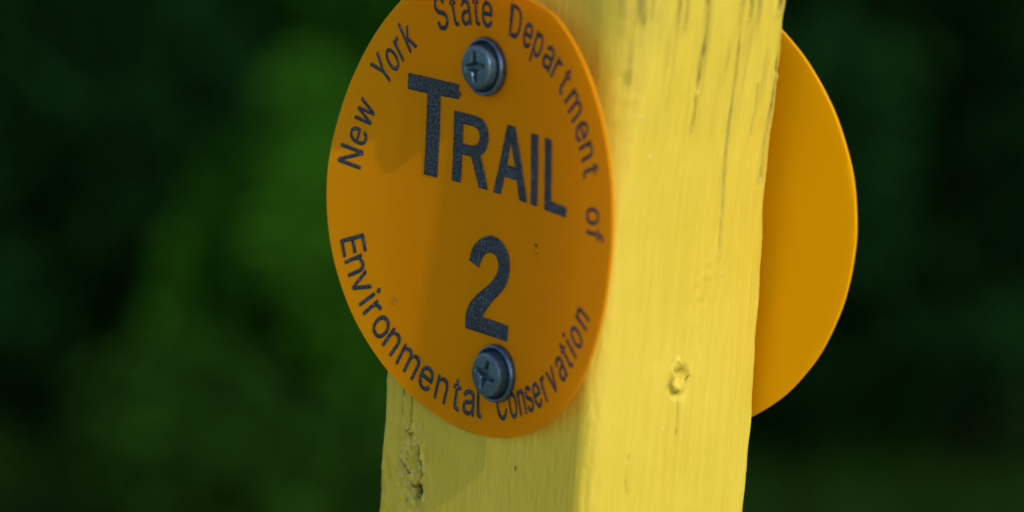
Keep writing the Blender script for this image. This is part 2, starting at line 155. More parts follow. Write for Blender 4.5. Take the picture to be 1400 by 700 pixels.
GLYPHS = {"N":[[[0.06,0.0],[0.06,0.509],[0.136,0.509],[0.343,0.183],[0.347,0.176],[0.352,0.169],[0.357,0.16],[0.363,0.151],[0.369,0.141],[0.375,0.13],[0.381,0.119],[0.388,0.107],[0.394,0.094],[0.401,0.082],[0.407,0.068],[0.414,0.055],[0.405,0.054],[0.403,0.068],[0.402,0.081],[0.401,0.095],[0.401,0.108],[0.4,0.121],[0.4,0.134],[0.399,0.146],[0.399,0.157],[0.399,0.168],[0.399,0.178],[0.399,0.187],[0.399,0.195],[0.399,0.509],[0.463,0.509],[0.463,0.0],[0.387,0.0],[0.202,0.29],[0.196,0.3],[0.19,0.31],[0.184,0.32],[0.177,0.331],[0.171,0.342],[0.164,0.354],[0.156,0.367],[0.148,0.381],[0.139,0.396],[0.13,0.413],[0.119,0.432],[0.108,0.452],[0.119,0.454],[0.12,0.435],[0.121,0.417],[0.122,0.4],[0.122,0.384],[0.123,0.368],[0.123,0.354],[0.124,0.34],[0.124,0.328],[0.125,0.317],[0.125,0.307],[0.125,0.298],[0.125,0.291],[0.125,0.0]]],"e":[[[0.212,-0.008],[0.185,-0.007],[0.161,-0.002],[0.138,0.006],[0.117,0.016],[0.098,0.03],[0.082,0.046],[0.068,0.064],[0.056,0.085],[0.046,0.108],[0.04,0.132],[0.035,0.159],[0.034,0.187],[0.035,0.215],[0.039,0.242],[0.046,0.267],[0.055,0.29],[0.067,0.311],[0.081,0.329],[0.097,0.346],[0.115,0.359],[0.135,0.37],[0.157,0.378],[0.18,0.383],[0.205,0.384],[0.221,0.384],[0.236,0.382],[0.251,0.379],[0.266,0.374],[0.28,0.368],[0.294,0.361],[0.307,0.351],[0.319,0.341],[0.331,0.329],[0.341,0.315],[0.35,0.299],[0.357,0.282],[0.363,0.263],[0.368,0.242],[0.37,0.219],[0.371,0.194],[0.371,0.169],[0.075,0.169],[0.075,0.221],[0.338,0.221],[0.31,0.202],[0.309,0.22],[0.307,0.237],[0.303,0.254],[0.298,0.269],[0.291,0.282],[0.283,0.294],[0.273,0.305],[0.263,0.314],[0.25,0.321],[0.237,0.326],[0.222,0.329],[0.205,0.33],[0.189,0.329],[0.173,0.326],[0.159,0.321],[0.146,0.313],[0.135,0.304],[0.125,0.294],[0.116,0.282],[0.109,0.27],[0.103,0.256],[0.099,0.241],[0.097,0.226],[0.096,0.211],[0.096,0.178],[0.097,0.157],[0.1,0.139],[0.104,0.122],[0.11,0.106],[0.118,0.092],[0.128,0.08],[0.139,0.07],[0.151,0.061],[0.165,0.055],[0.179,0.05],[0.195,0.047],[0.212,0.046],[0.224,0.047],[0.234,0.048],[0.244,0.05],[0.254,0.053],[0.263,0.056],[0.271,0.061],[0.278,0.066],[0.285,0.073],[0.292,0.08],[0.297,0.088],[0.302,0.096],[0.306,0.105],[0.365,0.091],[0.36,0.077],[0.353,0.063],[0.345,0.051],[0.335,0.039],[0.324,0.029],[0.311,0.019],[0.298,0.011],[0.283,0.004],[0.266,-0.001],[0.249,-0.005],[0.231,-0.007]]],"w":[[[0.138,0.0],[0.023,0.379],[0.087,0.379],[0.133,0.214],[0.138,0.196],[0.143,0.177],[0.149,0.157],[0.154,0.137],[0.159,0.115],[0.165,0.091],[0.17,0.067],[0.175,0.041],[0.165,0.041],[0.17,0.066],[0.175,0.09],[0.18,0.113],[0.186,0.135],[0.191,0.156],[0.196,0.176],[0.201,0.195],[0.206,0.214],[0.252,0.379],[0.316,0.379],[0.362,0.214],[0.366,0.196],[0.371,0.176],[0.376,0.157],[0.382,0.136],[0.387,0.114],[0.392,0.091],[0.397,0.067],[0.402,0.041],[0.391,0.041],[0.397,0.066],[0.402,0.09],[0.408,0.113],[0.413,0.135],[0.418,0.156],[0.423,0.176],[0.429,0.195],[0.434,0.214],[0.48,0.379],[0.545,0.379],[0.429,0.0],[0.368,0.0],[0.319,0.172],[0.315,0.185],[0.312,0.198],[0.308,0.212],[0.305,0.225],[0.301,0.239],[0.297,0.252],[0.294,0.266],[0.291,0.28],[0.287,0.295],[0.284,0.309],[0.28,0.323],[0.277,0.338],[0.291,0.338],[0.287,0.323],[0.284,0.309],[0.28,0.295],[0.277,0.28],[0.273,0.266],[0.27,0.252],[0.266,0.238],[0.263,0.225],[0.259,0.211],[0.255,0.198],[0.252,0.185],[0.248,0.172],[0.199,0.0]]],"Y":[[[0.203,0.0],[0.203,0.208],[0.016,0.509],[0.091,0.509],[0.192,0.344],[0.2,0.331],[0.208,0.318],[0.215,0.305],[0.222,0.292],[0.229,0.279],[0.236,0.264],[0.243,0.248],[0.25,0.23],[0.224,0.23],[0.231,0.248],[0.237,0.265],[0.244,0.28],[0.251,0.293],[0.258,0.306],[0.265,0.318],[0.273,0.331],[0.28,0.344],[0.381,0.509],[0.455,0.509],[0.268,0.208],[0.268,0.0]]],"o":[[[0.207,-0.008],[0.182,-0.007],[0.159,-0.002],[0.137,0.006],[0.117,0.016],[0.098,0.03],[0.082,0.046],[0.068,0.064],[0.056,0.085],[0.046,0.108],[0.04,0.133],[0.036,0.159],[0.034,0.187],[0.036,0.216],[0.04,0.243],[0.046,0.268],[0.056,0.291],[0.068,0.312],[0.082,0.33],[0.098,0.346],[0.117,0.36],[0.137,0.371],[0.159,0.378],[0.182,0.383],[0.207,0.384],[0.233,0.383],[0.256,0.378],[0.278,0.371],[0.299,0.36],[0.317,0.346],[0.333,0.33],[0.347,0.312],[0.359,0.291],[0.369,0.268],[0.376,0.243],[0.38,0.216],[0.381,0.187],[0.38,0.159],[0.376,0.133],[0.369,0.108],[0.359,0.085],[0.347,0.064],[0.333,0.046],[0.317,0.03],[0.299,0.016],[0.278,0.006],[0.256,-0.002],[0.233,-0.007]],[[0.207,0.046],[0.226,0.048],[0.242,0.051],[0.257,0.057],[0.27,0.066],[0.282,0.076],[0.292,0.089],[0.3,0.102],[0.307,0.117],[0.312,0.134],[0.316,0.151],[0.318,0.169],[0.319,0.187],[0.318,0.206],[0.316,0.224],[0.312,0.242],[0.307,0.258],[0.3,0.274],[0.292,0.287],[0.282,0.3],[0.27,0.31],[0.257,0.319],[0.242,0.325],[0.226,0.329],[0.207,0.33],[0.189,0.329],[0.173,0.325],[0.158,0.319],[0.145,0.31],[0.134,0.3],[0.124,0.287],[0.115,0.274],[0.108,0.258],[0.103,0.242],[0.099,0.224],[0.097,0.206],[0.096,0.187],[0.097,0.169],[0.099,0.151],[0.103,0.134],[0.108,0.117],[0.115,0.102],[0.124,0.089],[0.134,0.076],[0.145,0.066],[0.158,0.057],[0.173,0.051],[0.189,0.048]]],"r":[[[0.053,0.0],[0.053,0.379],[0.112,0.379],[0.112,0.321],[0.115,0.321],[0.122,0.335],[0.13,0.347],[0.14,0.358],[0.152,0.367],[0.166,0.375],[0.181,0.38],[0.196,0.384],[0.213,0.385],[0.217,0.385],[0.221,0.385],[0.225,0.385],[0.229,0.384],[0.243,0.384],[0.243,0.322],[0.242,0.323],[0.239,0.323],[0.235,0.324],[0.23,0.324],[0.224,0.325],[0.219,0.325],[0.213,0.326],[0.207,0.326],[0.194,0.325],[0.182,0.323],[0.17,0.319],[0.159,0.315],[0.149,0.309],[0.14,0.301],[0.132,0.293],[0.126,0.284],[0.121,0.273],[0.117,0.262],[0.114,0.25],[0.114,0.237],[0.114,0.0]]],"k":[[[0.11,0.137],[0.11,0.212],[0.121,0.212],[0.284,0.379],[0.36,0.379],[0.184,0.199],[0.177,0.199]],[[0.053,0.0],[0.053,0.509],[0.114,0.509],[0.114,0.0]],[[0.294,0.0],[0.148,0.186],[0.191,0.229],[0.372,0.0]]],"S":[[[0.224,-0.009],[0.197,-0.008],[0.172,-0.004],[0.149,0.001],[0.128,0.009],[0.108,0.019],[0.091,0.031],[0.076,0.045],[0.064,0.06],[0.054,0.077],[0.046,0.096],[0.041,0.115],[0.038,0.137],[0.104,0.137],[0.107,0.123],[0.11,0.11],[0.116,0.098],[0.123,0.088],[0.132,0.079],[0.142,0.071],[0.154,0.064],[0.166,0.059],[0.18,0.055],[0.194,0.052],[0.209,0.05],[0.224,0.049],[0.241,0.05],[0.257,0.052],[0.272,0.055],[0.286,0.06],[0.299,0.066],[0.311,0.074],[0.321,0.082],[0.329,0.092],[0.336,0.102],[0.341,0.114],[0.345,0.126],[0.346,0.139],[0.345,0.151],[0.342,0.161],[0.338,0.171],[0.332,0.179],[0.325,0.186],[0.316,0.193],[0.307,0.199],[0.296,0.205],[0.284,0.209],[0.272,0.214],[0.259,0.218],[0.245,0.222],[0.184,0.239],[0.154,0.249],[0.128,0.26],[0.105,0.274],[0.086,0.289],[0.071,0.307],[0.06,0.326],[0.054,0.348],[0.052,0.372],[0.053,0.393],[0.058,0.413],[0.065,0.431],[0.075,0.448],[0.087,0.463],[0.102,0.476],[0.119,0.488],[0.138,0.498],[0.158,0.506],[0.18,0.511],[0.203,0.514],[0.227,0.516],[0.252,0.514],[0.275,0.511],[0.296,0.505],[0.316,0.498],[0.334,0.488],[0.351,0.476],[0.365,0.463],[0.377,0.449],[0.387,0.433],[0.394,0.415],[0.399,0.397],[0.401,0.378],[0.337,0.378],[0.334,0.396],[0.326,0.412],[0.316,0.426],[0.302,0.437],[0.286,0.447],[0.267,0.453],[0.247,0.457],[0.225,0.459],[0.209,0.458],[0.194,0.456],[0.18,0.452],[0.167,0.448],[0.156,0.442],[0.145,0.435],[0.136,0.427],[0.129,0.418],[0.123,0.409],[0.118,0.398],[0.116,0.387],[0.115,0.376],[0.116,0.363],[0.119,0.352],[0.124,0.342],[0.131,0.334],[0.139,0.326],[0.148,0.319],[0.158,0.313],[0.169,0.308],[0.18,0.304],[0.191,0.3],[0.202,0.296],[0.212,0.293],[0.264,0.279],[0.276,0.276],[0.287,0.272],[0.299,0.268],[0.312,0.264],[0.324,0.258],[0.336,0.252],[0.347,0.245],[0.359,0.238],[0.369,0.229],[0.379,0.22],[0.387,0.209],[0.395,0.198],[0.401,0.185],[0.405,0.171],[0.407,0.155],[0.408,0.139],[0.407,0.118],[0.403,0.099],[0.396,0.081],[0.386,0.064],[0.374,0.048],[0.36,0.034],[0.343,0.021],[0.323,0.011],[0.302,0.002],[0.278,-0.004],[0.252,-0.008]]],"t":[[[0.204,0.379],[0.204,0.327],[0.006,0.327],[0.006,0.379]],[[0.065,0.471],[0.126,0.471],[0.126,0.098],[0.127,0.086],[0.128,0.076],[0.132,0.068],[0.136,0.061],[0.142,0.056],[0.15,0.053],[0.159,0.051],[0.17,0.05],[0.173,0.05],[0.177,0.05],[0.181,0.051],[0.185,0.051],[0.19,0.052],[0.194,0.052],[0.198,0.053],[0.202,0.054],[0.213,0.002],[0.208,0.0],[0.203,-0.001],[0.198,-0.002],[0.192,-0.003],[0.186,-0.003],[0.18,-0.004],[0.174,-0.004],[0.168,-0.004],[0.145,-0.003],[0.125,0.002],[0.107,0.01],[0.092,0.021],[0.08,0.035],[0.072,0.052],[0.067,0.071],[0.065,0.093]]],"a":[[[0.16,-0.009],[0.142,-0.008],[0.126,-0.005],[0.11,-0.001],[0.094,0.005],[0.08,0.012],[0.068,0.022],[0.057,0.032],[0.048,0.045],[0.04,0.058],[0.035,0.073],[0.031,0.09],[0.03,0.108],[0.031,0.123],[0.034,0.138],[0.038,0.15],[0.043,0.161],[0.05,0.171],[0.058,0.179],[0.067,0.187],[0.078,0.193],[0.089,0.199],[0.1,0.203],[0.112,0.207],[0.125,0.211],[0.138,0.213],[0.152,0.216],[0.165,0.218],[0.178,0.22],[0.194,0.222],[0.209,0.224],[0.222,0.225],[0.234,0.227],[0.244,0.228],[0.252,0.23],[0.259,0.232],[0.265,0.235],[0.27,0.238],[0.273,0.243],[0.275,0.248],[0.276,0.255],[0.276,0.257],[0.275,0.268],[0.273,0.279],[0.271,0.288],[0.267,0.297],[0.262,0.304],[0.256,0.311],[0.248,0.317],[0.24,0.322],[0.23,0.326],[0.22,0.329],[0.208,0.33],[0.196,0.331],[0.183,0.33],[0.171,0.329],[0.159,0.326],[0.149,0.322],[0.14,0.318],[0.132,0.313],[0.124,0.307],[0.118,0.301],[0.112,0.294],[0.107,0.288],[0.103,0.281],[0.1,0.274],[0.041,0.291],[0.048,0.308],[0.057,0.322],[0.067,0.335],[0.079,0.346],[0.091,0.355],[0.104,0.364],[0.118,0.37],[0.133,0.375],[0.148,0.379],[0.163,0.382],[0.179,0.384],[0.194,0.384],[0.204,0.384],[0.215,0.383],[0.227,0.382],[0.239,0.379],[0.251,0.376],[0.263,0.372],[0.275,0.367],[0.286,0.36],[0.296,0.353],[0.306,0.343],[0.315,0.333],[0.322,0.32],[0.329,0.306],[0.333,0.29],[0.336,0.272],[0.337,0.251],[0.337,0.0],[0.277,0.0],[0.277,0.052],[0.272,0.052],[0.269,0.045],[0.264,0.038],[0.258,0.032],[0.252,0.025],[0.244,0.018],[0.236,0.012],[0.226,0.006],[0.215,0.001],[0.203,-0.003],[0.19,-0.006],[0.176,-0.008]],[[0.17,0.045],[0.187,0.046],[0.202,0.049],[0.216,0.053],[0.228,0.059],[0.239,0.066],[0.248,0.074],[0.257,0.083],[0.263,0.093],[0.269,0.104],[0.272,0.115],[0.275,0.126],[0.276,0.138],[0.276,0.19],[0.273,0.188],[0.27,0.186],[0.265,0.184],[0.259,0.182],[0.253,0.18],[0.246,0.179],[0.239,0.177],[0.231,0.176],[0.223,0.175],[0.216,0.173],[0.208,0.172],[0.2,0.171],[0.193,0.17],[0.186,0.169],[0.181,0.169],[0.175,0.168],[0.165,0.166],[0.154,0.164],[0.144,0.162],[0.134,0.159],[0.125,0.155],[0.117,0.15],[0.11,0.145],[0.103,0.139],[0.098,0.132],[0.095,0.124],[0.093,0.115],[0.092,0.105],[0.092,0.095],[0.094,0.087],[0.098,0.079],[0.102,0.072],[0.107,0.066],[0.114,0.061],[0.121,0.056],[0.13,0.052],[0.139,0.049],[0.149,0.047],[0.159,0.046]]],"D":[[[0.219,0.0],[0.096,0.0],[0.096,0.057],[0.215,0.057],[0.244,0.058],[0.272,0.063],[0.296,0.07],[0.318,0.081],[0.337,0.094],[0.354,0.11],[0.368,0.128],[0.379,0.149],[0.388,0.172],[0.394,0.198],[0.398,0.226],[0.399,0.255],[0.398,0.285],[0.394,0.312],[0.388,0.337],[0.379,0.361],[0.368,0.381],[0.354,0.399],[0.338,0.415],[0.32,0.428],[0.299,0.438],[0.275,0.446],[0.249,0.45],[0.221,0.452],[0.093,0.452],[0.093,0.509],[0.225,0.509],[0.261,0.507],[0.294,0.501],[0.325,0.492],[0.353,0.478],[0.377,0.461],[0.399,0.441],[0.418,0.418],[0.433,0.391],[0.446,0.361],[0.455,0.329],[0.46,0.293],[0.462,0.255],[0.46,0.217],[0.455,0.181],[0.446,0.149],[0.433,0.119],[0.417,0.092],[0.398,0.068],[0.376,0.048],[0.351,0.031],[0.322,0.017],[0.291,0.008],[0.256,0.002]],[[0.125,0.509],[0.125,0.0],[0.06,0.0],[0.06,0.509]]],"p":[[[0.053,-0.143],[0.053,0.379],[0.112,0.379],[0.112,0.319],[0.118,0.319],[0.122,0.325],[0.126,0.331],[0.131,0.338],[0.137,0.346],[0.144,0.353],[0.152,0.36],[0.161,0.367],[0.171,0.373],[0.183,0.378],[0.197,0.381],[0.212,0.384],[0.229,0.384],[0.252,0.383],[0.274,0.378],[0.294,0.371],[0.313,0.361],[0.33,0.347],[0.345,0.332],[0.359,0.313],[0.37,0.293],[0.379,0.27],[0.385,0.245],[0.389,0.218],[0.39,0.189],[0.389,0.16],[0.385,0.133],[0.379,0.108],[0.37,0.084],[0.359,0.064],[0.346,0.045],[0.33,0.029],[0.313,0.016],[0.294,0.005],[0.274,-0.002],[0.252,-0.007],[0.229,-0.008],[0.213,-0.007],[0.198,-0.005],[0.184,-0.001],[0.173,0.004],[0.162,0.01],[0.153,0.017],[0.145,0.024],[0.138,0.031],[0.132,0.039],[0.127,0.046],[0.122,0.053],[0.118,0.059],[0.114,0.059],[0.114,-0.143]],[[0.22,0.047],[0.237,0.048],[0.253,0.051],[0.267,0.057],[0.279,0.066],[0.291,0.076],[0.301,0.088],[0.309,0.101],[0.316,0.117],[0.321,0.133],[0.325,0.151],[0.327,0.17],[0.328,0.189],[0.327,0.209],[0.325,0.227],[0.321,0.245],[0.316,0.261],[0.309,0.276],[0.301,0.29],[0.291,0.301],[0.28,0.311],[0.267,0.319],[0.253,0.325],[0.237,0.329],[0.22,0.33],[0.203,0.329],[0.188,0.325],[0.174,0.32],[0.161,0.312],[0.15,0.302],[0.14,0.291],[0.132,0.278],[0.125,0.263],[0.12,0.247],[0.116,0.229],[0.113,0.21],[0.113,0.189],[0.113,0.169],[0.116,0.15],[0.12,0.132],[0.125,0.115],[0.132,0.1],[0.14,0.086],[0.15,0.075],[0.162,0.065],[0.174,0.057],[0.188,0.051],[0.204,0.048]]],"m":[[[0.053,0.0],[0.053,0.379],[0.112,0.379],[0.112,0.295],[0.108,0.295],[0.112,0.31],[0.118,0.323],[0.125,0.335],[0.132,0.346],[0.141,0.355],[0.151,0.363],[0.161,0.37],[0.172,0.376],[0.183,0.38],[0.195,0.384],[0.207,0.386],[0.219,0.386],[0.239,0.385],[0.257,0.38],[0.273,0.372],[0.287,0.361],[0.299,0.347],[0.309,0.331],[0.316,0.314],[0.321,0.295],[0.312,0.295],[0.317,0.308],[0.322,0.321],[0.329,0.332],[0.337,0.343],[0.347,0.353],[0.357,0.361],[0.368,0.369],[0.381,0.375],[0.394,0.38],[0.407,0.383],[0.422,0.385],[0.437,0.386],[0.453,0.385],[0.468,0.383],[0.483,0.378],[0.497,0.372],[0.51,0.364],[0.522,0.354],[0.532,0.342],[0.541,0.328],[0.548,0.313],[0.553,0.296],[0.556,0.276],[0.557,0.255],[0.557,0.0],[0.496,0.0],[0.496,0.254],[0.494,0.273],[0.49,0.289],[0.483,0.302],[0.473,0.313],[0.46,0.321],[0.447,0.326],[0.433,0.329],[0.419,0.33],[0.406,0.33],[0.395,0.328],[0.384,0.324],[0.374,0.32],[0.365,0.314],[0.358,0.307],[0.351,0.299],[0.345,0.29],[0.341,0.28],[0.338,0.27],[0.336,0.259],[0.335,0.247],[0.335,0.0],[0.274,0.0],[0.274,0.26],[0.273,0.275],[0.269,0.288],[0.262,0.301],[0.253,0.311],[0.242,0.32],[0.229,0.326],[0.215,0.329],[0.199,0.33],[0.188,0.33],[0.178,0.328],[0.168,0.325],[0.158,0.32],[0.148,0.314],[0.14,0.307],[0.132,0.299],[0.126,0.289],[0.121,0.278],[0.117,0.266],[0.114,0.253],[0.114,0.238],[0.114,0.0]]],"f":[[[0.228,0.379],[0.228,0.327],[0.006,0.327],[0.006,0.379]],[[0.081,0.0],[0.081,0.432],[0.082,0.447],[0.084,0.461],[0.089,0.474],[0.096,0.486],[0.104,0.496],[0.113,0.505],[0.124,0.513],[0.135,0.519],[0.148,0.524],[0.161,0.527],[0.174,0.529],[0.187,0.53],[0.197,0.53],[0.207,0.529],[0.215,0.528],[0.222,0.527],[0.229,0.525],[0.234,0.524],[0.239,0.522],[0.243,0.521],[0.227,0.468],[0.225,0.469],[0.222,0.47],[0.219,0.471],[0.215,0.472],[0.211,0.473],[0.206,0.473],[0.2,0.474],[0.195,0.474],[0.182,0.473],[0.171,0.47],[0.162,0.466],[0.154,0.46],[0.149,0.452],[0.145,0.443],[0.142,0.431],[0.142,0.419],[0.142,0.0]]],"E":[[[0.06,0.0],[0.06,0.509],[0.372,0.509],[0.372,0.452],[0.125,0.452],[0.125,0.286],[0.355,0.286],[0.355,0.229],[0.125,0.229],[0.125,0.057],[0.375,0.057],[0.375,0.0]]],"n":[[[0.114,0.227],[0.114,0.0],[0.053,0.0],[0.053,0.379],[0.112,0.379],[0.112,0.287],[0.102,0.287],[0.112,0.312],[0.124,0.332],[0.137,0.349],[0.152,0.362],[0.169,0.372],[0.187,0.379],[0.207,0.383],[0.227,0.384],[0.246,0.383],[0.264,0.38],[0.28,0.376],[0.295,0.369],[0.309,0.36],[0.321,0.349],[0.332,0.336],[0.341,0.321],[0.348,0.304],[0.353,0.285],[0.356,0.264],[0.357,0.24],[0.357,0.0],[0.296,0.0],[0.296,0.235],[0.295,0.256],[0.29,0.275],[0.283,0.291],[0.273,0.304],[0.26,0.315],[0.246,0.323],[0.229,0.328],[0.21,0.329],[0.197,0.328],[0.184,0.326],[0.172,0.322],[0.161,0.317],[0.15,0.311],[0.141,0.303],[0.133,0.293],[0.126,0.283],[0.121,0.271],[0.117,0.257],[0.114,0.243]]],"v":[[[0.163,0.0],[0.017,0.379],[0.084,0.379],[0.165,0.155],[0.171,0.138],[0.177,0.121],[0.182,0.104],[0.187,0.087],[0.191,0.07],[0.196,0.053],[0.201,0.037],[0.206,0.021],[0.184,0.021],[0.189,0.037],[0.194,0.053],[0.198,0.07],[0.203,0.087],[0.207,0.104],[0.213,0.121],[0.218,0.138],[0.224,0.155],[0.305,0.379],[0.371,0.379],[0.226,0.0]]],"i":[[[0.053,0.0],[0.053,0.379],[0.114,0.379],[0.114,0.0]],[[0.084,0.443],[0.075,0.444],[0.067,0.446],[0.06,0.449],[0.054,0.455],[0.048,0.461],[0.044,0.468],[0.042,0.475],[0.041,0.483],[0.042,0.491],[0.044,0.499],[0.048,0.506],[0.054,0.512],[0.06,0.517],[0.067,0.521],[0.075,0.523],[0.084,0.524],[0.092,0.523],[0.1,0.521],[0.107,0.517],[0.114,0.512],[0.119,0.506],[0.123,0.499],[0.126,0.491],[0.126,0.483],[0.126,0.475],[0.123,0.468],[0.119,0.461],[0.114,0.455],[0.107,0.449],[0.1,0.446],[0.092,0.444]]],"l":[[[0.139,-0.002],[0.119,-0.001],[0.101,0.003],[0.086,0.01],[0.074,0.02],[0.065,0.033],[0.058,0.047],[0.054,0.065],[0.053,0.084],[0.053,0.509],[0.114,0.509],[0.114,0.099],[0.114,0.087],[0.115,0.077],[0.117,0.068],[0.12,0.062],[0.124,0.058],[0.13,0.054],[0.137,0.053],[0.146,0.052],[0.15,0.052],[0.154,0.052],[0.158,0.052],[0.16,0.053],[0.163,0.053],[0.165,0.053],[0.167,0.054],[0.17,0.054],[0.181,0.003],[0.176,0.002],[0.172,0.001],[0.167,-0.0],[0.162,-0.001],[0.156,-0.002],[0.151,-0.002],[0.145,-0.002]]],"C":[[[0.267,-0.007],[0.235,-0.005],[0.205,0.001],[0.177,0.011],[0.15,0.025],[0.126,0.042],[0.104,0.063],[0.086,0.088],[0.07,0.115],[0.057,0.146],[0.048,0.179],[0.042,0.215],[0.04,0.254],[0.042,0.293],[0.048,0.329],[0.057,0.362],[0.07,0.393],[0.086,0.421],[0.104,0.445],[0.126,0.466],[0.15,0.484],[0.177,0.498],[0.205,0.508],[0.235,0.514],[0.267,0.516],[0.286,0.515],[0.305,0.513],[0.323,0.509],[0.34,0.504],[0.357,0.498],[0.373,0.49],[0.388,0.481],[0.402,0.471],[0.415,0.46],[0.427,0.447],[0.438,0.433],[0.448,0.418],[0.456,0.402],[0.463,0.385],[0.469,0.367],[0.473,0.348],[0.408,0.348],[0.405,0.361],[0.401,0.373],[0.395,0.384],[0.389,0.395],[0.382,0.404],[0.375,0.413],[0.366,0.421],[0.357,0.428],[0.348,0.435],[0.337,0.44],[0.327,0.445],[0.315,0.449],[0.304,0.452],[0.292,0.454],[0.28,0.455],[0.267,0.456],[0.245,0.454],[0.223,0.45],[0.203,0.443],[0.184,0.432],[0.166,0.419],[0.15,0.403],[0.137,0.385],[0.125,0.364],[0.116,0.34],[0.109,0.314],[0.105,0.285],[0.103,0.254],[0.105,0.223],[0.109,0.194],[0.116,0.168],[0.125,0.145],[0.137,0.123],[0.151,0.105],[0.166,0.089],[0.184,0.076],[0.203,0.066],[0.223,0.059],[0.245,0.054],[0.267,0.053],[0.28,0.053],[0.292,0.055],[0.304,0.057],[0.315,0.06],[0.327,0.064],[0.337,0.069],[0.348,0.074],[0.357,0.081],[0.366,0.088],[0.375,0.096],[0.382,0.105],[0.389,0.114],[0.395,0.125],[0.401,0.136],[0.405,0.148],[0.408,0.16],[0.473,0.16],[0.469,0.142],[0.463,0.124],[0.457,0.107],[0.448,0.091],[0.438,0.076],[0.428,0.062],[0.416,0.049],[0.402,0.038],[0.388,0.028],[0.373,0.019],[0.357,0.011],[0.341,0.005],[0.323,-0.0],[0.305,-0.004],[0.286,-0.006]]],"s":[[[0.182,-0.008],[0.163,-0.007],[0.145,-0.005],[0.128,-0.002],[0.112,0.003],[0.098,0.01],[0.084,0.018],[0.072,0.027],[0.062,0.038],[0.053,0.05],[0.045,0.063],[0.04,0.078],[0.036,0.094],[0.094,0.107],[0.099,0.092],[0.105,0.079],[0.114,0.069],[0.124,0.06],[0.136,0.054],[0.15,0.049],[0.165,0.046],[0.181,0.045],[0.2,0.046],[0.217,0.05],[0.232,0.055],[0.244,0.062],[0.255,0.071],[0.262,0.081],[0.267,0.091],[0.268,0.103],[0.267,0.112],[0.265,0.121],[0.26,0.129],[0.254,0.136],[0.246,0.142],[0.237,0.147],[0.225,0.151],[0.212,0.155],[0.149,0.17],[0.125,0.177],[0.104,0.186],[0.087,0.196],[0.072,0.208],[0.061,0.222],[0.053,0.237],[0.048,0.255],[0.047,0.274],[0.048,0.29],[0.051,0.305],[0.057,0.319],[0.065,0.332],[0.075,0.343],[0.087,0.354],[0.1,0.363],[0.115,0.37],[0.131,0.377],[0.149,0.381],[0.167,0.384],[0.187,0.384],[0.206,0.384],[0.223,0.381],[0.239,0.378],[0.254,0.372],[0.267,0.366],[0.279,0.358],[0.29,0.349],[0.299,0.339],[0.307,0.328],[0.314,0.316],[0.319,0.303],[0.324,0.29],[0.268,0.277],[0.264,0.288],[0.258,0.298],[0.251,0.307],[0.243,0.316],[0.232,0.323],[0.219,0.328],[0.205,0.331],[0.187,0.333],[0.171,0.332],[0.156,0.329],[0.143,0.324],[0.131,0.317],[0.121,0.308],[0.114,0.299],[0.11,0.289],[0.109,0.277],[0.11,0.267],[0.112,0.258],[0.117,0.25],[0.124,0.243],[0.133,0.237],[0.144,0.232],[0.157,0.227],[0.172,0.223],[0.229,0.209],[0.254,0.202],[0.275,0.194],[0.292,0.183],[0.306,0.171],[0.317,0.158],[0.325,0.142],[0.33,0.125],[0.331,0.107],[0.33,0.09],[0.326,0.075],[0.321,0.061],[0.312,0.047],[0.302,0.035],[0.29,0.024],[0.276,0.015],[0.26,0.006],[0.242,0.0],[0.223,-0.005],[0.203,-0.007]]]}
# ------------------------------------------------------------------ structure: ground
def grid_noise(x, y, seed=0):
    return (np.sin(x*1.3+seed)*np.cos(y*1.7-seed)+.5*np.sin(x*3.1+y*2.3+seed*2)+.3*np.sin(x*7.7-y*5.9+seed))/1.8
def make_bounce_lawn():
    """unseen pale grass strip added to bounce light, ending well before the shrubs"""
    n = 60; v = [(0, 0, .06)]; f = []; fw = Vector((-cam_d.x, -cam_d.y)).normalized()
    for i in range(1, 13):
        for j in range(n):
            t = 2*math.pi*j/n; u = Vector((math.cos(t), math.sin(t))); reach = 2.6 if u.dot(fw) > .2 else 9.0
            q = i/12*reach*(1+.08*math.sin(3*t)+.04*math.sin(7*t+1)); v.append((u.x*q, u.y*q, .06+.02*float(grid_noise(u.x*q, u.y*q, 5))-.04*(i/12)**2))
    for j in range(n): f.append((0, 1+j, 1+(j+1) % n))
    for i in range(11):
        for j in range(n): a = 1+i*n; k = (j+1) % n; f.append((a+j, a+n+j, a+n+k, a+k))
    m = simple('bounce_grass', (.20, .23, .07), .9, 0, (14, (.28, .29, .11), .02))  # pale sheet added out of view to bounce light onto the shaded post face
    tag(link('bounce_lawn', pydata('bounce_lawn', v, f), m), 'unseen pale grass strip round the post, added to bounce light onto it', None, None, 'structure')
def make_ground():
    xs = np.concatenate([np.linspace(-120, -16, 14), np.linspace(-15, 15, 121), np.linspace(16, 120, 14)])
    X, Y = np.meshgrid(xs, xs, indexing='ij'); Z = .04*grid_noise(X, Y, 1)
    n = len(xs); v = np.stack([X, Y, Z], -1).reshape(-1, 3)
    f = [(i*n+j, (i+1)*n+j, (i+1)*n+j+1, i*n+j+1) for i in range(n-1) for j in range(n-1)]
    o = link('ground', pydata('ground', v, f), M_EARTH); tag(o, 'dark earth floor below the shrubs', None, None, 'structure')
make_ground(); make_bounce_lawn()

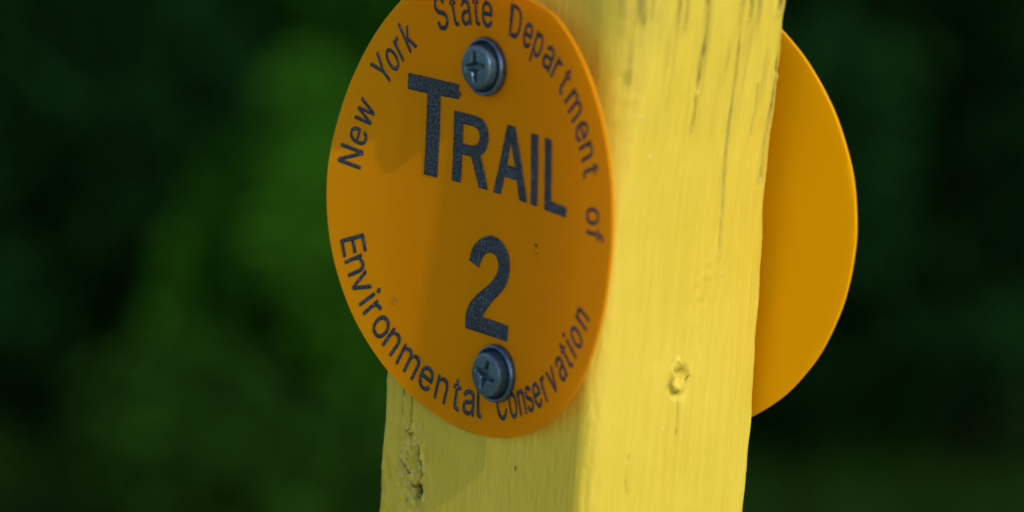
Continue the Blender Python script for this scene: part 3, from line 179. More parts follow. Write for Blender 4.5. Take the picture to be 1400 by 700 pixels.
# ------------------------------------------------------------------ post
XL = -.605; YF = .022; YB = .93
def back_y(z): return float(np.interp(z, [-1.3, -.83, -.37, .115, .72, .97, 1.3], [.968, .962, .950, .925, .898, .888, .884]))
def corner_x(z): return float(np.interp(z, [-3, -1.3, -.85, 0, .4, 1.02, 1.4], [.755, .762, .766, .775, .792, .845, .865]))
CRACKS = [  # on face C: points (y, z), half width, depth
 ([(.415, 1.5), (.418, .998), (.433, .90), (.437, .812), (.428, .70), (.431, .600)], .0055),
 ([(.425, .60), (.431, .50), (.434, .44)], .003),
 ([(.610, 1.5), (.617, .99), (.628, .86), (.635, .74), (.640, .55), (.644, .363), (.655, .2), (.667, .013), (.672, -.12)], .0034),
 ([(.888, 1.3), (.884, .98), (.892, .90), (.893, .79), (.886, .72), (.885, .665)], .0095),
 ([(.885, .665), (.878, .60), (.876, .45), (.868, .33), (.872, .2)], .0040),
 ([(.840, 1.5), (.845, 1.02), (.838, .93)], .006),
 ([(.66, 1.5), (.668, 1.0), (.672, .9)], .003),
 ([(.498, -.69), (.503, -.78), (.508, -.90)], .0028),
 ([(.30, 1.5), (.304, 1.0), (.31, .85)], .003),
 ([(.24, -.95), (.235, -1.05), (.25, -1.12)], .002),
 ([(.78, .62), (.785, .5), (.778, .4)], .0018)]
SPLITS = [  # on face A: points (x, z)
 ([(-.408, -.93), (-.404, -1.00), (-.410, -1.07), (-.42, -1.10)], .0032),
 ([(-.47, -.90), (-.468, -1.02)], .0022),
 ([(-.345, -1.15), (-.335, -1.20), (-.318, -1.23), (-.310, -1.27), (-.318, -1.30)], .005),
 ([(-.39, -1.33), (-.36, -1.345), (-.335, -1.375), (-.31, -1.385)], .006),
 ([(-.46, -1.24), (-.43, -1.27), (-.40, -1.29)], .005),
 ([(-.43, -1.10), (-.40, -1.115), (-.385, -1.10)], .004)]
def poly_dist(a, b, pts):
    d = np.full(a.shape, 9.)
    for (x0, y0), (x1, y1) in zip(pts[:-1], pts[1:]):
        L = (x1-x0)**2+(y1-y0)**2; t = np.clip(((a-x0)*(x1-x0)+(b-y0)*(y1-y0))/L, 0, 1)
        d = np.minimum(d, np.hypot(a-x0-t*(x1-x0), b-y0-t*(y1-y0)))
    return d
def vnoise(a, b, s, seed):
    """smooth value noise on arrays"""
    rng = np.random.RandomState(seed); T = rng.rand(256, 256)
    x = a*s+50; y = b*s+50; i = np.floor(x).astype(int); j = np.floor(y).astype(int); u = x-i; v = y-j
    u = u*u*(3-2*u); v = v*v*(3-2*v); g = lambda p, q: T[p % 256, q % 256]
    return (g(i, j)*(1-u)+g(i+1, j)*u)*(1-v)+(g(i, j+1)*(1-u)+g(i+1, j+1)*u)*v - .5
def make_post():
    rc = .035
    prm = []           # section parameter: (kind, t)
    for t in np.linspace(0, 1, 190): prm.append(('A', t))
    for t in np.linspace(0, 1, 14)[1:-1]: prm.append(('k', t))
    for t in np.linspace(0, 1, 150): prm.append(('C', t))
    for t in np.linspace(0, 1, 10)[1:-1]: prm.append(('l', t))
    for t in np.linspace(0, 1, 12): prm.append(('B', t))
    for t in np.linspace(0, 1, 8)[1:-1]: prm.append(('m', t))
    for t in np.linspace(0, 1, 12): prm.append(('D', t))
    for t in np.linspace(0, 1, 12)[1:-1]: prm.append(('n', t))
    zs = np.concatenate([np.linspace(-ZC/R-1, -3, 30)[:-1], np.linspace(-3, -1.75, 50)[:-1], np.linspace(-1.75, 1.3, 330), np.linspace(1.3, 3.4, 40)[1:]])
    nS, nZ = len(prm), len(zs); P = np.zeros((nZ, nS, 3)); wear = np.zeros((nZ, nS, 4)); wear[..., 3] = 1
    for iz, z in enumerate(zs):
        xc = corner_x(z); YB = back_y(z); ra = .085+.15*max(0, z-.05); rb = .022+.006*math.sin(z*9)+.004*math.sin(z*23); rd = .02+.006*math.sin(z*17+1)
        for i, (k, t) in enumerate(prm):
            q = math.pi/2*t
            if k == 'A': p = (XL+rd+(xc-ra-XL-rd)*t, YF, 0, -1)
            elif k == 'k': p = (xc-ra+ra*math.sin(q), YF+ra-ra*math.cos(q), math.sin(q), -math.cos(q))
            elif k == 'C': p = (xc, YF+ra+(YB-rb-YF-ra)*t, 1, 0)
            elif k == 'l': p = (xc-rb+rb*math.cos(q), YB-rb+rb*math.sin(q), math.cos(q), math.sin(q))
            elif k == 'B': p = (xc-rb+(XL+rc-xc+rb)*t, YB, 0, 1)
            elif k == 'm': p = (XL+rc-rc*math.sin(q), YB-rc+rc*math.cos(q), -math.sin(q), math.cos(q))
            elif k == 'D': p = (XL, YB-rc+(YF+rd-YB+rc)*t, -1, 0)
            else: p = (XL+rd-rd*math.cos(q), YF+rd-rd*math.sin(q), -math.cos(q), -math.sin(q))
            P[iz, i] = (p[0], p[1], z); wear[iz, i, 0:2] = (p[2], p[3])
    nx, ny = wear[..., 0].copy(), wear[..., 1].copy(); wear[..., :3] = 0
    X, Y, Z = P[..., 0], P[..., 1], P[..., 2]
    S = np.where(np.abs(nx) > .7, Y, X)
    disp = .006*vnoise(S, Z, 1.3, 1)+.0013*vnoise(S, Z*.25, 14, 2)+.0009*vnoise(S, Z*.2, 60, 3)+.0008*vnoise(S, Z, 25, 9)
    edge = (1-np.abs(np.abs(nx)-np.abs(ny)))                                       # rounded corners get knocks
    disp -= edge*.010*np.clip(vnoise(S*0+nx*3, Z, 11, 4)+.15, 0, 1)+edge*.006*np.clip(vnoise(nx*3, Z, 33, 5)+.1, 0, 1)
    isC = nx > .72; isA = ny < -.9; crack = np.zeros_like(X); stain = np.zeros_like(X); chip = np.zeros_like(X)
    for pts, w in CRACKS:
        wob = .004*vnoise(Z, Z*0, 30, 7)+.003*vnoise(Z, Z*0, 80, 8)
        d = poly_dist(Y+wob, Z, pts); ww = w*(1+1.6*vnoise(Z, Y, 26, 11)); a = isC*np.clip(1.5-d/np.maximum(ww, 5e-4), 0, 1)
        crack = np.maximum(crack, a*np.clip(.35+1.5*vnoise(Z, Y*0, 18, 12)+w*45, 0, 1)*np.clip(.30+w*50, 0, .92)); disp -= .010*a
        stain = np.maximum(stain, isC*.55*np.exp(-(d/(w*4))**2)*np.clip(.5+Z, .25, 1)); disp += isC*.004*np.exp(-((d-w*3)/(w*1.6))**2)
    for pts, w in SPLITS:
        d = poly_dist(X+.004*vnoise(Z, X, 40, 13), Z+.004*vnoise(Z, X, 40, 14), pts); a = isA*np.clip(1.4-d/w, 0, 1)
        crack = np.maximum(crack, a*.85); disp -= .012*a
        disp += isA*.010*np.exp(-((d-w*2.2)/(w*1.3))**2)
    # weathered grey streaks running down from the top of the sunny face
    stain = np.maximum(stain, isC*np.clip((Z-.35)/.9, 0, 1)*np.clip(vnoise(Y, Z*.12, 26, 21)*2.4+.05, 0, 1))
    d = poly_dist(Y, Z, [(.05, 1.6), (.085, 1.05), (.11, .90)]); stain = np.maximum(stain, (nx > .3)*.9*np.exp(-(d/.022)**2))
    d = poly_dist(Y, Z, [(.02, 1.6), (.06, .85), (.08, .65)]); stain = np.maximum(stain, (nx > .3)*.55*np.exp(-(d/.02)**2))
    # filled nail hole: a broken ring of paint with a dark gap
    dy, dz = Y-.497, Z+.632; rr = np.hypot(dy/.040, dz/.060)+.45*vnoise(Y, Z, 45, 52); an = np.arctan2(dz, dy)
    ring = np.exp(-((rr-1-.10*np.sin(3*an+1))/.26)**2)*isC
    disp += .016*ring*(1+.5*np.sin(2*an+.6)+.45*np.sin(5*an)+1.2*vnoise(Y, Z, 70, 51)); disp -= isC*.034*np.exp(-(rr/.72)**2)*(.7+.4*np.sin(an+2.2))
    disp -= isC*.009*np.exp(-((rr-1.55)/.25)**2)*np.clip(np.sin(an+3.6), 0, 1)
    for (a0, w, am, r0) in ((2.8, .42, 1.3, .66), (-1.75, .26, 1., 1.2), (-.35, .24, .9, 1.15), (.95, .26, .8, 1.12), (-2.5, .5, .6, 1.22)):
        da = np.angle(np.exp(1j*(an-a0))); crack = np.maximum(crack, isC*am*np.exp(-(da/w)**2-((rr-r0)/.16)**2))
    stain = np.maximum(stain, isC*.55*np.exp(-((an-1.5)/.7)**2-((rr-.6)/.3)**2))
    # torn, flaking paint round an old nail hole on the marker face
    core = np.exp(-((X+.375)/.085)**2-((Z+1.30)/.16)**2)*isA+.45*np.exp(-((X+.41)/.05)**2-((Z+1.10)/.10)**2)*isA
    core = np.clip(core*1.5, 0, 1); flake = np.floor((vnoise(X, Z*.8, 24, 31)+.5*vnoise(X, Z, 60, 32))*5)/5
    disp += core*(.018*flake+.012*vnoise(X, Z, 75, 33)); chip = np.maximum(chip, core*np.clip(vnoise(X, Z, 45, 34)*2.2, 0, .8))
    hole = np.hypot((X+.330)/.030, (Z+1.345)/.026)+.30*vnoise(X, Z, 60, 35); hl = isA*np.clip((1.02-hole)*5, 0, 1)
    disp -= .045*hl; crack = np.maximum(crack, hl)
    stain = np.maximum(stain, core*.75*np.clip(vnoise(X, Z, 60, 36)*2.5, 0, 1))
    lf = np.exp(-((X-XL-.05)/.05)**2)*isA*np.clip((-1.18-Z)*8, 0, 1)               # ragged strip down the left edge
    disp += lf*.016*vnoise(X, Z*.5, 40, 37); 
    edgeL = ((nx < -.25) & (ny < -.2))*np.clip(.35+1.6*vnoise(X*0, Z, 22, 38), 0, 1)
    chip = np.maximum(chip, edgeL*.8)
    for (x0, z0, r) in ((.302, -1.095, .0085),):
        dd = np.hypot((X-x0)/.7, Z-z0); crack = np.maximum(crack, isA*.9*np.clip(1.6-dd/r, 0, 1)); disp -= isA*.004*np.exp(-(dd/r)**2)
    for (y0, z0, r) in ((.215, .33, .006), (.43, -.86, .005), (.22, .1, .004), (.70, -.2, .0045), (.14, .5, .006)):
        dd = np.hypot(Y-y0, Z-z0); chip = np.maximum(chip, isC*.8*np.clip(1.6-dd/r, 0, 1)); disp += isC*.006*np.exp(-(dd/r)**2)
    smudge = np.exp(-((Y-.60)/.09)**2-((Z+.26)/.14)**2)*isC; disp += smudge*.005*vnoise(Y, Z, 34, 41)
    wear[..., 0] = np.clip(crack, 0, 1); wear[..., 1] = np.clip(stain, 0, 1); wear[..., 2] = np.clip(chip, 0, 1)
    P[..., 0] += nx*disp; P[..., 1] += ny*disp
    V = P.reshape(-1, 3)*R; V[:, 2] += ZC
    idx = np.arange(nZ*nS).reshape(nZ, nS); a = idx[:-1]; b = np.roll(idx, -1, 1)[:-1]; c = np.roll(idx, -1, 1)[1:]; d = idx[1:]
    F = np.stack([a, b, c, d], -1).reshape(-1, 4).tolist(); F.append(idx[-1].tolist()); F.append(idx[0][::-1].tolist())
    me = bpy.data.meshes.new('wooden_post'); me.from_pydata(V.tolist(), [], F); me.update()
    ca = me.color_attributes.new('wear', 'FLOAT_COLOR', 'POINT'); ca.data.foreach_set('color', wear.reshape(-1).astype(np.float32))
    o = link('wooden_post', me, M_PAINT)
    tag(o, 'square yellow painted wooden post with cracked and chipped paint between the two round markers', 'post')
    return o
make_post()

# ------------------------------------------------------------------ round markers
TH = .015
def hA(x, z):
    k = .1636 if x > 0 else .0693-.05*z-.06*max(z, 0)
    return k*x*x+.062*max(z, 0)**2+9*max(z-.86, 0)**2  # last term: top lip added to throw shade over the upper disc
def disc_mesh(name, front, back_off, side):
    """front(x, z)-> y of the reference face; side=+1 thickness grows towards +Y"""
    nr, na = 34, 288; rads = [0]+[((i+1)/nr)**.85 for i in range(nr)]
    v = []; f = []
    def add_face(off, inset):
        base = len(v); v.append((0, front(0, 0)+off, 0))
        for i in range(1, nr+1):
            r = rads[i]*(1-inset)
            for j in range(na):
                t = 2*math.pi*j/na; x, z = r*math.cos(t), r*math.sin(t); v.append((x, front(x, z)+off, z))
        return base
    e = .0035
    b0 = add_face(0, e); 
    def tri(base, flip):
        for j in range(na):
            k = (j+1) % na; q = (base, base+1+j, base+1+k); f.append(q if not flip else q[::-1])
        for i in range(nr-1):
            for j in range(na):
                k = (j+1) % na; a = base+1+i*na; q = (a+j, a+na+j, a+na+k, a+k); f.append(q if not flip else q[::-1])
    tri(b0, False)
    b1 = add_face(side*TH, e); tri(b1, True)
    rim = []
    for off in (e, TH-e):
        rim.append(len(v))
        for j in range(na):
            t = 2*math.pi*j/na; w = 1+.0012*math.sin(7*t)+.0008*math.sin(23*t+1); x, z = w*math.cos(t), w*math.sin(t); v.append((x, front(x, z)+side*off, z))
    loops = [b0+1+(nr-1)*na, rim[0], rim[1], b1+1+(nr-1)*na]
    for a, b in zip(loops[:-1], loops[1:]):
        for j in range(na):
            k = (j+1) % na; f.append((a+k, a+j, b+j, b+k)[::-1])
    me = pydata(name, [(x*R, y*R, z*R) for x, y, z in v], f)
    bm = bmesh.new(); bm.from_mesh(me); bmesh.ops.recalc_face_normals(bm, faces=bm.faces)
    for ed in bm.edges:
        if ed.calc_face_angle(0) > .6: ed.smooth = False
    bm.to_mesh(me); bm.free(); return me
def child(name, me, mats, parent, smooth=True, loc=(0, 0, 0)):
    o = bpy.data.objects.new(name, me); COL.objects.link(o); o.parent = parent; o.location = loc
    for m in (mats if isinstance(mats, (list, tuple)) else [mats]): me.materials.append(m)
    if smooth: me.polygons.foreach_set('use_smooth', [True]*len(me.polygons))
    return o
M_STAIN = [simple('dark_speck', (.12, .035, .006), .7), simple('faint_rust_stain', (.50, .19, .004), .5)]
mark = empty('trail_marker', W(0, 0, 0))
tag(mark, 'round orange marker lettered TRAIL 2, fixed with two screws to the shaded post face', 'sign')
disc = child('disc', disc_mesh('disc', lambda x, z: -hA(x, z), 0, 1), M_PLASTIC, mark)
# --- lettering: flat outlines filled, cut into strips so they follow the bend, laid just proud of the plastic
def fill_shape(contours):
    """triangulate (non-zero winding) with vertical cut lines every 0.03 R so that the print can follow the bend"""
    from mathutils.geometry import delaunay_2d_cdt
    V = []; E = []
    for c in contours:
        b0 = len(V); V += [Vector(p) for p in c]; E += [(b0+i, b0+(i+1) % len(c)) for i in range(len(c))]
    xs_ = [p.x for p in V]; zs_ = [p.y for p in V]; x = math.ceil(min(xs_)/.03)*.03+.0007
    while x < max(xs_):
        b0 = len(V); V += [Vector((x, min(zs_)-.01)), Vector((x, max(zs_)+.01))]; E.append((b0, b0+1)); x += .03
    vs, es, fs, *_ = delaunay_2d_cdt(V, E, [], 0, 1e-6)
    def wind(px, pz):
        w = 0
        for c in contours:
            for (x0, z0), (x1, z1) in zip(c, c[1:]+c[:1]):
                if (z0 <= pz) != (z1 <= pz):
                    if x0+(pz-z0)*(x1-x0)/(z1-z0) > px: w += 1 if z1 > z0 else -1
        return w
    def area(c): return sum(a[0]*q[1]-q[0]*a[1] for a, q in zip(c, c[1:]+c[:1]))
    if len(contours) > 1 and area(contours[0])*area(contours[1]) > 0 and EVEN[0]: test = lambda w: w % 2
    else: test = lambda w: w
    out = []
    for f in fs:
        cx = sum(vs[i].x for i in f)/3; cz = sum(vs[i].y for i in f)/3
        if test(wind(cx, cz)): out.append(list(f))
    return [(v.x, v.y) for v in vs], out
EVEN = [True]
def letter_mesh(name, shapes):
    V = []; F = []; MI = []; SX, SZ = -.010, -.012
    for cs in shapes:
        vs, fs = fill_shape(cs)
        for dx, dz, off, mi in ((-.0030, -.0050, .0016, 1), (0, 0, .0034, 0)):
            b = len(V)
            for x, z in vs: V.append(((x+dx+SX)*R, (-hA(x+dx+SX, z+dz+SZ)-off)*R, (z+dz+SZ)*R))
            for q in fs: F.append([b+i for i in q]); MI.append(mi)
    me = bpy.data.meshes.new(name); me.from_pydata(V, [], F); me.update()
    for p, m in zip(me.polygons, MI): p.material_index = m
    bm = bmesh.new(); bm.from_mesh(me)
    for f in bm.faces:
        f.normal_update()
        if f.normal.y > 0: f.normal_flip()
    bm.to_mesh(me); bm.free(); return me
def ring_glyph(ch, ang, rad, sx, sz, inward):
    """rad = baseline radius; inward: letter tops point to the centre"""
    cs = GLYPHS[ch]; xs = [x for c in cs for x, y in c]; cx = (min(xs)+max(xs))/2; th = math.radians(ang); out = []
    for c in cs:
        pts = []
        for x, y in c:
            u = (x-cx)*sx; v = y*sz
            if not inward: t, r = Vector((math.sin(th), -math.cos(th))), Vector((math.cos(th), math.sin(th)))
            else: t, r = Vector((-math.sin(th), math.cos(th))), Vector((-math.cos(th), -math.sin(th)))
            p = Vector((math.cos(th), math.sin(th)))*rad+t*u+r*v; pts.append((p.x, p.y))
        out.append(pts)
    return out
WORDS = [('New', [174.7, 167.9, 160.3], .205, 0), ('York', [145.0, 139.3, 134.4, 128.8], .19, 0), ('State', [111.1, 105.0, 99.6, 94.7, 89.8], .205, 0),
 ('Department', [76.6, 70.4, 64.9, 58.9, 53.9, 48.8, 41.0, 32.9, 26.9, 21.3], .21, 0), ('of', [8.5, 3.5], .20, 0),
 ('Environmental', [-158.4, -152.5, -146.8, -141.6, -137.8, -132.0, -125.9, -117.3, -108.9, -101.8, -95.2, -89.6, -84.8], .25, 1),
 ('Conservation', [-74.2, -68.6, -64.1, -60, -55.7, -51.2, -46.3, -40.3, -35.6, -32, -27.5, -21.0], .215, 1)]
ring = []
for w, an, sx, inw in WORDS:
    for ch, a in zip(w, an): ring.append(ring_glyph(ch, a, (.917 if -130 > a or a > -60 else .912) if inw else .783, (.165 if a < -45 else .19) if w == 'Conservation' else (.175 if w == 'Department' and a > 64 else sx), .287, inw))
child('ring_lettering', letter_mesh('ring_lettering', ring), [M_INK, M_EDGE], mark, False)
def rough(c, n=3, amp=.0012, seed=3):
    rnd = random.Random(seed); out = []
    for (x0, z0), (x1, z1) in zip(c, c[1:]+c[:1]):
        L = math.hypot(x1-x0, z1-z0); k = max(1, int(L/.02))
        for i in range(k):
            t = i/k; j = amp if i else amp*.3; out.append((x0+(x1-x0)*t+rnd.uniform(-j, j), z0+(z1-z0)*t+rnd.uniform(-j, j)))
    return out
def smooth_closed(c, keep=()):
    """Catmull-Rom, leaving the points in `keep` as corners"""
    n = len(c); out = []
    for i in range(n):
        p0, p1, p2, p3 = c[i-1], c[i], c[(i+1) % n], c[(i+2) % n]
        if i in keep: p0 = p1
        if (i+1) % n in keep: p3 = p2
        straight = (i in keep and (i+1) % n in keep)
        for k in range(1 if straight else 5):
            t = k/5
            out.append(tuple(.5*((2*p1[a])+(-p0[a]+p2[a])*t+(2*p0[a]-5*p1[a]+4*p2[a]-p3[a])*t*t+(-p0[a]+3*p1[a]-3*p2[a]+p3[a])*t**3) for a in (0, 1)))
    return out
T_ = [(-.521, .503), (-.521, .436), (-.390, .436), (-.383, .081), (-.296, .081), (-.301, .440), (-.182, .443), (-.172, .458), (-.181, .470), (-.178, .505)]
RO = smooth_closed([(-.208, .386), (-.200, .085), (-.142, .085), (-.143, .210), (-.083, .210), (-.022, .085), (.036, .085), (-.024, .222), (.010, .252), (.024, .303), (.010, .352), (-.026, .380), (-.080, .387)], {0, 1, 2, 3, 4, 5, 6, 7, 12})
RI = smooth_closed([(-.147, .343), (-.144, .254), (-.083, .254), (-.046, .268), (-.033, .302), (-.046, .333), (-.080, .343)], {0, 1, 2, 6})
AO = [(.147, .384), (.074, .083), (.126, .083), (.143, .163), (.228, .163), (.257, .081), (.310, .081), (.201, .384)]
AI = [(.176, .318), (.157, .213), (.214, .211)]
II = [(.315, .377), (.337, .080), (.385, .080), (.366, .377)]
LL = [(.418, .375), (.440, .077), (.609, .075), (.609, .114), (.486, .117), (.467, .375)]
TWO = smooth_closed([(-.049, -.537), (-.051, -.480), (-.033, -.431), (.012, -.380), (.088, -.320), (.130, -.272), (.143, -.223), (.123, -.188), (.084, -.178), (.047, -.195), (.025, -.228), (.016, -.258), (-.054, -.237), (-.033, -.179), (.012, -.136), (.073, -.110), (.134, -.114), (.187, -.145), (.217, -.192), (.219, -.255), (.191, -.315), (.130, -.374), (.080, -.430), (.056, -.469), (.238, -.469), (.239, -.535)], {0, 11, 12, 23, 24, 25})
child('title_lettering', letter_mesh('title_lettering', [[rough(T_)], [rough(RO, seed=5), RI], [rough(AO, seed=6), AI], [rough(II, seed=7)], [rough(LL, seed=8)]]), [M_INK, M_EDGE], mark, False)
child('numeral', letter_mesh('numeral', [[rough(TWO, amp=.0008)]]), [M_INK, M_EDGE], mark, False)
# --- screws with domed washers
def lathe(prof, n=96, ov=None):
    """profile (radius, height) -> mesh with its axis along -Y"""
    v = []; f = []
    for r, h in prof:
        for j in range(n):
            t = 2*math.pi*j/n; rr = r*(ov(t) if ov else 1); v.append((rr*math.cos(t)*R, -h*R, rr*math.sin(t)*R))
    for i in range(len(prof)-1):
        for j in range(n):
            k = (j+1) % n; f.append((i*n+j, i*n+k, (i+1)*n+k, (i+1)*n+j))
    f.append(tuple(range(n))[::-1]); f.append(tuple((len(prof)-1)*n+j for j in range(n)))
    return v, f
def screw_head(name, rot, seed):
    """pan head made as a height field so that the cross recess is really cut into it"""
    rnd = random.Random(seed); n = 88; RH = .094; H = .054; v = []; f = []; idx = {}
    nr, na = 40, 120
    def cross(x, z):
        c, s = math.cos(rot), math.sin(rot); a, b = abs(c*x+s*z), abs(-s*x+c*z)
        if a < b: a, b = b, a
        wdt = .0225*(1-.55*a/.066); d = min((.066-a)/.010, (wdt-b)/.006); core = (.030-math.hypot(a, b))/.010
        d = max(min(d, 1), min(core, 1), 0) if max(d, core) > 0 else 0
        return d*.046*(1-.40*a/.066)
    v.append((0, -(H-cross(0, 0)), 0))
    for i in range(1, nr+1):
        q = i/nr; r = RH*math.sin(q*math.pi/2) if q > .0 else 0; r = RH*q
        for j in range(na):
            t = 2*math.pi*j/na; x, z = r*math.cos(t), r*math.sin(t)
            h = H*(1-.10*q*q-.16*max(0, (q-.86)/.14)**2.2); v.append((x, -(h-cross(x, z)), z))
    side = [(RH*1.0, H*.70), (RH*1.0, H*.1), (RH*.98, -.02)]
    for r, h in side:
        for j in range(na):
            t = 2*math.pi*j/na; v.append((r*math.cos(t), -h, r*math.sin(t)))
    for j in range(na): f.append((0, 1+j, 1+(j+1) % na))
    for i in range(nr+len(side)-1):
        for j in range(na):
            k = (j+1) % na; a = 1+i*na; f.append((a+j, a+na+j, a+na+k, a+k))
    me = pydata(name, [(a*R, b*R, c*R) for a, b, c in v], f)
    bm = bmesh.new(); bm.from_mesh(me); bmesh.ops.recalc_face_normals(bm, faces=bm.faces); bm.to_mesh(me); bm.free(); return me
WP = [(.030, .016), (.097, .016), (.103, .020), (.108, .030), (.113, .036), (.118, .036), (.1235, .030), (.126, .018), (.126, .004), (.122, -.003), (.02, -.003)]
for (x, z, rot, ax) in ((-.004, .599, .18, 1.0), (.178, -.701, -.25, 1.0)):
    sc = child('screw', screw_head('screw', rot, 1), M_ZINC, mark, True, (x*R, (-hA(x, z)-.026)*R, z*R))
    v, f = lathe(WP); me = pydata('washer', v, f)
    bm = bmesh.new(); bm.from_mesh(me); bmesh.ops.recalc_face_normals(bm, faces=bm.faces)
    for ed in bm.edges:
        if ed.calc_face_angle(0) > .9: ed.smooth = False
    bm.to_mesh(me); bm.free()
    child('washer', me, M_WASH, sc, True, (0, .026*R, 0))
rnd = random.Random(2)
for (x, z, s, c) in ((.389, -.101, .010, 0), (.395, -.135, .005, 0), (-.516, -.520, .016, 1), (-.185, .452, .011, 0)):
    v = [(0, 0, 0)]
    for j in range(14):
        q = s*rnd.uniform(.6, 1.15); a, c_ = q*math.cos(j*.4488), q*math.sin(j*.4488); v.append((a*R, (-hA(x+a, z+c_)+hA(x, z)-.0)*R, c_*R))
    o = child('stain', pydata('stain', v, [(0, 1+(j+1) % 14, 1+j) for j in range(14)]), M_STAIN[c], mark, False, (x*R, (-hA(x, z)-.0042)*R, z*R))
# --- the marker on the far side, seen from behind
back = empty('trail_marker', W(.186, .975, -.031))
tag(back, 'blank orange back of a round plastic marker jutting out behind the sunlit post face', 'sign')
child('disc', disc_mesh('disc', lambda x, z: (.085 if x > 0 else .03)*x*x, 0, 1), M_PLASTIC_BACK, back)

# ------------------------------------------------------------------ background vegetation
rs = np.random.RandomState(4)
def leaf_cloud(name, n, rx, ry, h, size, mat, parent, seed, z0=0.0, clumps=26):
    r = np.random.RandomState(seed)
    cc = r.normal(size=(clumps, 3)); cc /= np.linalg.norm(cc, axis=1)[:, None]; cc *= r.uniform(.25, 1, (clumps, 1))**.5
    cc = np.c_[cc[:, 0]*rx*.8, cc[:, 1]*ry*.8, z0+h*(.5+.46*cc[:, 2])]
    cr = r.uniform(.18, .34, clumps)*min(rx, ry, h)*1.1
    w = r.randint(0, clumps, n); d = r.normal(size=(n, 3)); d /= np.linalg.norm(d, axis=1)[:, None]
    c = cc[w]+d*(cr[w]*r.uniform(.3, 1.05, n)**.6)[:, None]; c[:, 2] = np.maximum(c[:, 2], .03)
    a = r.normal(size=(n, 3)); a[:, 2] *= .6; a /= np.linalg.norm(a, axis=1)[:, None]
    b = np.cross(a, r.normal(size=(n, 3))); b /= np.linalg.norm(b, axis=1)[:, None]; nn = np.cross(a, b)
    L = (size*r.uniform(.6, 1.3, n))[:, None]
    V = np.stack([c-a*L, c+b*L*.42-nn*L*.1, c+a*L, c-b*L*.42-nn*L*.1], 1).reshape(-1, 3)
    i = np.arange(n)*4; F = np.concatenate([np.stack([i, i+1, i+2], 1), np.stack([i, i+2, i+3], 1)]).tolist()
    me = bpy.data.meshes.new(name); me.from_pydata(V.tolist(), [], F); me.update()
    tint = me.attributes.new('tint', 'FLOAT', 'POINT'); tv = np.repeat(np.clip(r.uniform(0, 1, clumps)[w]*.6+r.uniform(0, .4, n), 0, 1), 4)
    tint.data.foreach_set('value', tv.astype(np.float32))
    return child(name, me, mat, parent, False)
def stems(name, n, rx, h, mat, parent, seed, rad=.014):
    r = random.Random(seed); v = []; f = []
    for k in range(n):
        a = r.uniform(0, 6.28); tip = (rx*.7*math.cos(a)*r.random(), rx*.7*math.sin(a)*r.random(), h*r.uniform(.6, .9)); m = 6
        prev = None
        for s in range(5):
            t = s/4; c = (tip[0]*t**1.5+.03*math.sin(5*t+k), tip[1]*t**1.5, -.05+(tip[2]+.05)*t); rr = rad*(1-.75*t); b = len(v)
            for j in range(m): v.append((c[0]+rr*math.cos(j*6.283/m), c[1]+rr*math.sin(j*6.283/m), c[2]))
            if prev is not None:
                for j in range(m): f.append((prev+j, prev+(j+1) % m, b+(j+1) % m, b+j))
            prev = b
    return child(name, pydata(name, v, f), mat, parent)
M_BARK = simple('shrub_bark', (.006, .009, .004), 1.0)
for n_ in M_BARK.node_tree.nodes:
    if n_.type == 'BSDF_PRINCIPLED': n_.inputs['Specular IOR Level'].default_value = 0
M_DARK = leaf_material('shade_dark_leaves', (.006, .036, .007), (.014, .070, .010))  # shade on the hedge put into a low leaf colour
M_MID = leaf_material('mid_leaves', (.013, .070, .006), (.026, .120, .008))
M_SUNPATCH = leaf_material('sun_patch_leaves', (.025, .115, .006), (.046, .175, .010))  # sunlit patch of the hedge put into the leaf colour
M_OLIVE = leaf_material('olive_leaves', (.011, .045, .005), (.026, .085, .008))
M_BLACK = leaf_material('deep_shade_leaves', (.005, .030, .007), (.011, .054, .010))  # deepest hedge shade, likewise put into the leaf colour
cxy = Vector((cpos.x, cpos.y))
def spot(px, dist):
    """ground point seen along the image column px at the given distance from the camera"""
    ray = -cam_d+cam_r*((px-700)/5000); h = Vector((ray.x, ray.y)).normalized(); return cxy+h*dist
SHRUBS = [  # column, distance, radius, height, leaves, material, label
 (40, 6.3, .52, 1.35, 7000, M_BLACK, 'very dark blurred shrub at the left border of the picture'),
 (220, 7.0, .60, 1.5, 8000, M_DARK, 'dark green blurred shrub left of the bright green bush'),
 (440, 5.7, .27, .90, 5600, M_SUNPATCH, 'blurred bush left of the lettered marker, sunlit patch put into its bright green leaves'),
 (300, 5.3, .30, .42, 3600, M_OLIVE, 'low olive green blurred plant at lower left under the bright green bush'),
 (485, 5.2, .22, .36, 3000, M_OLIVE, 'low olive green blurred plant beside the foot of the lettered marker'),
 (350, 6.6, .60, 1.02, 8000, M_MID, 'mid green blurred shrub partly behind the lettered marker'),
 (700, 7.4, .50, 1.5, 5000, M_DARK, 'dark green shrub standing behind the post'),
 (960, 6.8, .44, 1.4, 4500, M_DARK, 'dark green shrub showing beside the blank marker'),
 (1190, 6.5, .30, .62, 3600, M_MID, 'dim green blurred shrub just right of the blank marker'),
 (1340, 6.3, .52, 1.4, 7000, M_BLACK, 'very dark blurred shrub at the right border of the picture'),
 (1120, 7.6, .65, 1.6, 8000, M_DARK, 'tall dark shrub behind the blank marker'),
 (520, 8.2, .80, 1.7, 9000, M_DARK, 'tall dark shrub behind the mid green one'),
 (120, 8.4, .70, 1.7, 6000, M_BLACK, 'tall very dark shrub at the back on the far left'),
]
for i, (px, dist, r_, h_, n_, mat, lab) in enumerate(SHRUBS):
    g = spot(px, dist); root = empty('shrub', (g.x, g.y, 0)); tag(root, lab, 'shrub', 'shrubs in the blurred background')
    leaf_cloud('foliage', n_, r_, r_, h_, .030, mat, root, 10+i); stems('stem', 7, r_, h_, M_BARK, root, 30+i)
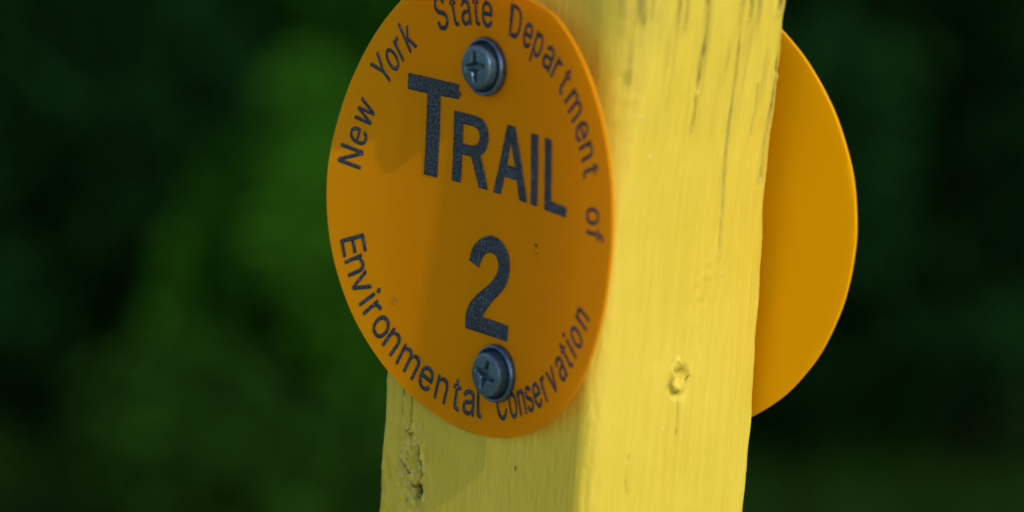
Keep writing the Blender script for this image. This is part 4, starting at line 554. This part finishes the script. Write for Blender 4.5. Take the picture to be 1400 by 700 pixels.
# a far wood closing the view, and grass under the shrubs: nobody could count either
def far_wood():
    n = 26000; r = np.random.RandomState(77); base = math.atan2(-cam_d.y, -cam_d.x)
    a = base+r.uniform(-.42, .42, n); D = r.uniform(10, 13.5, n); z = r.uniform(0, 3.6, n)*(1-.1*r.rand(n))
    c = np.stack([cpos.x+np.cos(a)*D, cpos.y+np.sin(a)*D, z], 1)
    A = r.normal(size=(n, 3)); A /= np.linalg.norm(A, axis=1)[:, None]; B = np.cross(A, r.normal(size=(n, 3))); B /= np.linalg.norm(B, axis=1)[:, None]
    L = r.uniform(.06, .14, n)[:, None]; V = np.stack([c-A*L, c+B*L*.5, c+A*L, c-B*L*.5], 1).reshape(-1, 3)
    i = np.arange(n)*4; F = np.stack([i, i+1, i+2, i+3], 1).tolist(); me = bpy.data.meshes.new('far_wood'); me.from_pydata(V.tolist(), [], F); me.update()
    t = me.attributes.new('tint', 'FLOAT', 'POINT'); t.data.foreach_set('value', np.repeat(r.rand(n), 4).astype(np.float32))
    tag(link('far_wood', me, M_DARK, None, False), 'dark wood closing the view behind the shrubs', 'wood', None, 'stuff')
far_wood()
def grass():
    n = 45000; r = np.random.RandomState(5); base = math.atan2(-cam_d.y, -cam_d.x)
    a = base+r.uniform(-.32, .32, n); D = r.uniform(3.2, 9.5, n); x = cpos.x+np.cos(a)*D; y = cpos.y+np.sin(a)*D
    z = .04*grid_noise(x, y, 1); t = r.uniform(0, 6.28, n); h = r.uniform(.06, .2, n); lx, ly = r.normal(0, .04, n), r.normal(0, .04, n); w = .004
    V = np.stack([np.stack([x-w*np.cos(t), y-w*np.sin(t), z-.01], 1), np.stack([x+w*np.cos(t), y+w*np.sin(t), z-.01], 1), np.stack([x+lx, y+ly, z+h], 1)], 1).reshape(-1, 3)
    i = np.arange(n)*3; me = bpy.data.meshes.new('grass'); me.from_pydata(V.tolist(), [], np.stack([i, i+1, i+2], 1).tolist()); me.update()
    tt = me.attributes.new('tint', 'FLOAT', 'POINT'); tt.data.foreach_set('value', np.repeat(r.rand(n), 3).astype(np.float32))
    tag(link('grass', me, M_OLIVE, None, False), 'dark green grass growing between the shrubs', 'grass', None, 'stuff')
grass()
